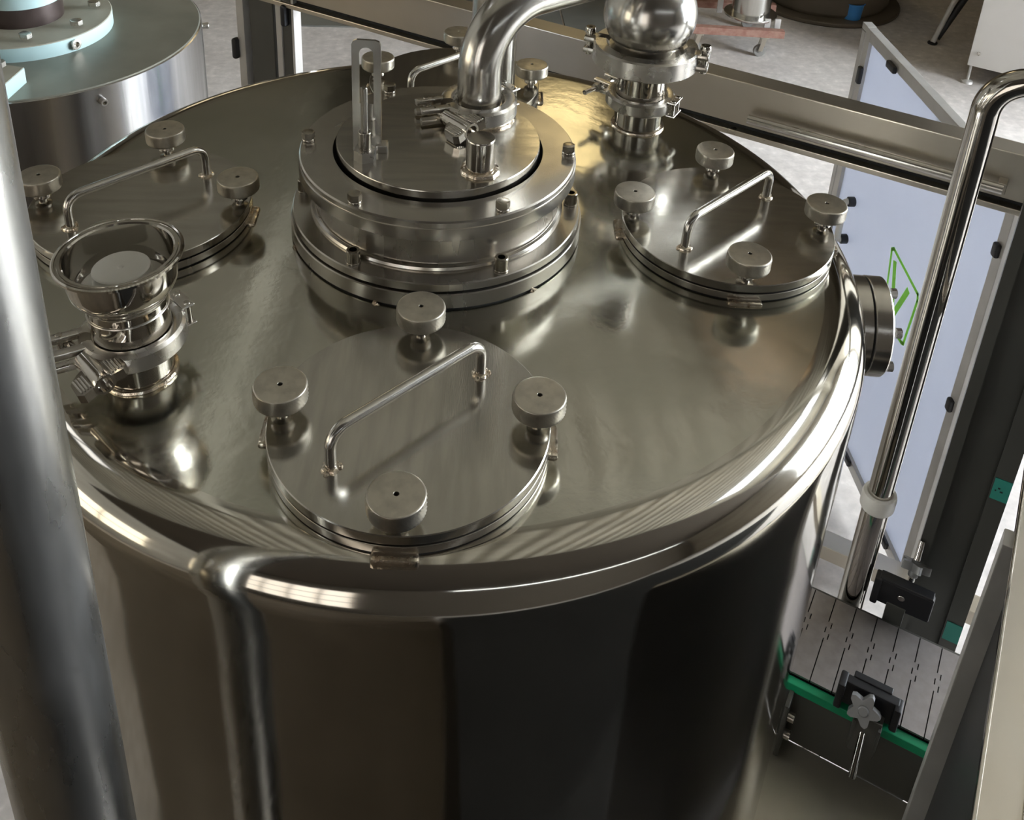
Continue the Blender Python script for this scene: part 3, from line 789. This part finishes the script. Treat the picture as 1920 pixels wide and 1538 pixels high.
# near cross beam of the frame and the slim post under it
def nbox(w0, w1, o0, o1, z0, z1, bev=.002):     # w: across (to the right), o: along N, from the beam's left edge point
    B0 = Vector((.760, -.125, 0)); c = B0 + D * ((w0 + w1) / 2) + N * ((o0 + o1) / 2)
    return MB().box((w1 - w0, o1 - o0, z1 - z0), basis(D, N, Vector((0, 0, 1)), (c.x, c.y, (z0 + z1) / 2)), bev)
xb_ = obj('cross_beam', nbox(0, .043, -.62, 1.13, -.339, -.335, .0008), 'frame', fm, True)
obj('beam_web', nbox(.036, .040, -.62, 1.13, -.400, -.339, .0008), 'darkframe', xb_, True)
obj('beam_lip', nbox(-.001, .003, -.62, 1.13, -.345, -.333, .0008), 'polished', xb_, True)
obj('beam_lip', nbox(.041, .045, -.62, 1.13, -.345, -.333, .0008), 'polished', xb_, True)
obj('front_post', nbox(-.012, .014, -.075, -.045, FZ, -.345, .002), 'alum', fm, True)
obj('side_panel', nbox(.012, .018, -.62, -.06, -1.30, -.341, 0), 'black', fm, True)

# ================================================================== SECOND TANK, TOP LEFT
C2 = (-.80, .84); Z2 = -.12
t2 = thing('second_tank', 'smaller steel-jacketed tank with dull flat top in the top left corner', 'tank', T(C2[0], C2[1], FZ))
obj('top_plate', MB().lathe([(0, Z2), (.321, Z2), (.323, Z2 - .002)], T(*C2, 0), 112), 'tank2top', t2, True)
obj('jacket', MB().lathe([(.3225, Z2 - .002), (.3255, Z2 - .0035), (.3255, -1.4), (.31, -1.42), (0, -1.42)], T(*C2, 0), 128), 'tank2side', t2, True)
for k in range(3):
    a = R(30 + 120 * k); obj('leg', MB().lathe([(.03, -1.41), (.03, FZ)], T(C2[0] + .24 * cos(a), C2[1] + .24 * sin(a), 0), 16), 'satin', t2, True)
for px, py in ((-.590, .595), (-.492, .932)):
    d = Vector((px - C2[0], py - C2[1])).normalized(); b_ = Vector((C2[0] + d.x * .3255, C2[1] + d.y * .3255, -.148))
    mm = basis(Vector((-d.y, d.x, 0)), Vector((0, 0, 1)), Vector((d.x, d.y, 0)), b_); cs = capscrew(.0065, .013)
    obj('side_screw', MB().add(cs.v, cs.f, mm), 'cast', t2, True)
pf = thing('painted_flange', 'pale blue painted round flange bolted on the second tank', 'flange', T(C2[0], C2[1], Z2))
CF = (-.800, .835)
obj('plate', MB().lathe([(0, Z2), (.160, Z2), (.160, Z2 + .027)], T(*CF, 0), 96), 'blue', pf, True)
obj('dusty_face', MB().lathe([(.160, Z2 + .027), (.1585, Z2 + .0285), (0, Z2 + .0285)], T(*CF, 0), 96), 'dusty', pf, True)
for az in (20, -24, -68, -112, 60, 105, 150, 195):
    hb2 = hexbolt(.0115, .014, az); bo = MB().add(hb2.v, hb2.f, T(CF[0] + .128 * cos(R(az)), CF[1] + .128 * sin(R(az)), Z2 + .0285)); bo2 = obj('hex_bolt', bo, 'cast', pf, True)
q = R(-38); obj('side_plug', MB().add(*(lambda g: (g.v, g.f))(capscrew(.010, .006)), basis(Vector((-sin(q), cos(q), 0)), Vector((0, 0, 1)), Vector((cos(q), sin(q), 0)), Vector((CF[0] + .160 * cos(q), CF[1] + .160 * sin(q), Z2 + .014)))), 'cast', pf, True)
obj('brown_pipe', MB().lathe([(.0735, Z2 + .027), (.0735, Z2 + .068)], T(*CF, 0), 64), 'brown', pf, True)
obj('upper_collar', MB().lathe([(.0745, Z2 + .066), (.0755, Z2 + .067), (.0755, Z2 + .16), (0, Z2 + .16)], T(*CF, 0), 64), 'blue', pf, True)
pb2 = thing('painted_bracket', 'pale blue painted plate with a bolt, cut off by the left edge', 'bracket', T(-.80, .55, Z2))
poly = [(-.714, .600), (-.724, .513), (-.98, .40), (-.98, .66), (-.760, .612)]
obj('plate', MB().prism(poly, .028, T(0, 0, Z2)), 'blue', pb2, True, flat=True)
obj('dusty_face', MB().prism([(x * 1.0 - .001, y) for x, y in poly], .0012, T(0, 0, Z2 + .028)), 'dusty', pb2, True, flat=True)
hb2 = hexbolt(.0115, .014, .2); obj('hex_bolt', MB().add(hb2.v, hb2.f, T(-.752, .592, Z2 + .0292)), 'cast', pb2, True)

# ================================================================== BACKGROUND MACHINES
cab = thing('machine_cabinet', 'pale grey sheet-metal machine cabinet on a levelling foot, top right', 'cabinet', T(3.3, 4.3, FZ))
ca, cb = Vector((2.965, 4.125, 0)), Vector((3.75, 3.60, 0))
cd = (cb - ca).normalized(); cn = Vector((-cd.y, cd.x, 0))
cc = (ca + cb) / 2 + cn * .35
obj('body', MB().box(((cb - ca).length, .70, 2.9), basis(cd, cn, Vector((0, 0, 1)), (cc.x, cc.y, -1.64 + 1.45)), .004), 'cabinet', cab, True)
for i, (u, v) in enumerate(((.02, .02), (.85, .02), (.02, .66), (.85, .66))):
    f_ = ca + cd * u + cn * v
    fo = obj('foot', MB().lathe([(.008, -1.63), (.008, FZ + .02), (.03, FZ + .012), (.034, FZ), (0, FZ)], T(f_.x, f_.y, 0), 16), 'alum', cab, True)
for u in (.045, .40):
    b_ = ca + cd * u; mm = basis(cd, Vector((0, 0, 1)), -cn, (b_.x, b_.y, -1.56))
    obj('panel_bolt', MB().add(*(lambda g: (g.v, g.f))(capscrew(.012, .008)), mm), 'cast', cab, True)
vc = thing('vessel_cart', 'small steel vessel on a rusty castor cart behind the beam', 'cart', T(1.85, 4.45, FZ))
vx, vy = 1.83, 4.60
obj('vessel', MB().lathe([(0, -1.54), (.113, -1.54), (.113, -.9), (.108, -.895), (0, -.895)], T(vx, vy, 0), 48), 'satin', vc, True)
obj('vessel_flange', MB().lathe(rounded(.156, -1.555, -1.54, .004), T(vx, vy, 0), 48), 'satin', vc, True)
obj('cross_bar', MB().box((.56, .05, .045), T(1.71, 4.44, FZ + .15) @ RZ(R(-5)), .004), 'rust', vc, True)
obj('cross_bar', MB().box((.56, .05, .045), T(1.78, 4.86, FZ + .15) @ RZ(R(-5)), .004), 'rust', vc, True)
for xx, yy in ((1.90, 4.47), (1.96, 4.47), (1.70, 4.80), (1.96, 4.80)):
    obj('support', MB().box((.035, .01, .10), T(xx, yy, FZ + .17), .002), 'alum', vc, True)
for xx, yy in ((1.88, 4.43), (1.50, 4.46), (1.92, 4.86), (1.54, 4.86)):
    fk = obj('caster', MB().box((.05, .045, .008), T(xx, yy, FZ + .122), .002).box((.026, .003, .085), T(xx - .008, yy - .019, FZ + .079) @ RY(R(12)), 0).box((.026, .003, .085), T(xx - .008, yy + .019, FZ + .079) @ RY(R(12)), 0), 'frame', vc, True)
    obj('wheel', MB().lathe([(0, -.012), (.012, -.012), (.014, -.010), (.034, -.010), (.037, -.006), (.037, .006), (.034, .010), (.014, .010), (.012, .012), (0, .012)], T(xx - .016, yy, FZ + .037) @ RX(pi / 2), 28), 'rubber', fk, True)
tb_ = thing('round_tub', 'large low brown round tub on the dark floor at the top', 'tub', T(2.55, 5.35, FZ))
obj('foot_ring', MB().lathe(rounded(.50, FZ, FZ + .03, .01), T(2.56, 5.38, 0), 72), 'tub', tb_, True)
obj('wall', MB().lathe([(.40, FZ + .03), (.42, FZ + .06), (.46, FZ + .55), (.48, FZ + .56), (.48, FZ + .58), (.44, FZ + .58), (.40, FZ + .10), (0, FZ + .10)], T(2.56, 5.38, 0), 72), 'tub', tb_, True)
cu = tag(obj('blue_pot', MB().lathe([(0, 0), (.055, 0), (.065, .12), (.072, .125), (.066, .128), (.06, .115), (.05, .01), (0, .01)], T(2.62, 5.00, FZ + .01), 28), 'bluecup'), 'small blue plastic pot in front of the brown tub', 'pot')
sl_ = thing('leaning_leg', 'slim slanted metal stand leg on the dark floor, top right', 'stand', T(3.03, 4.69, FZ))
obj('leg', MB().tube([(3.024, 4.675, FZ + .01), (3.30, 4.85, FZ + .62)], .016, 14), 'alum', sl_, True)
obj('dark_stay', MB().tube([(3.05, 4.69, FZ + .03), (3.42, 4.86, FZ + .60)], .022, 12), 'black', sl_, True)
obj('pad', MB().lathe(rounded(.03, FZ, FZ + .012, .003), T(3.024, 4.675, 0), 16), 'black', sl_, True)
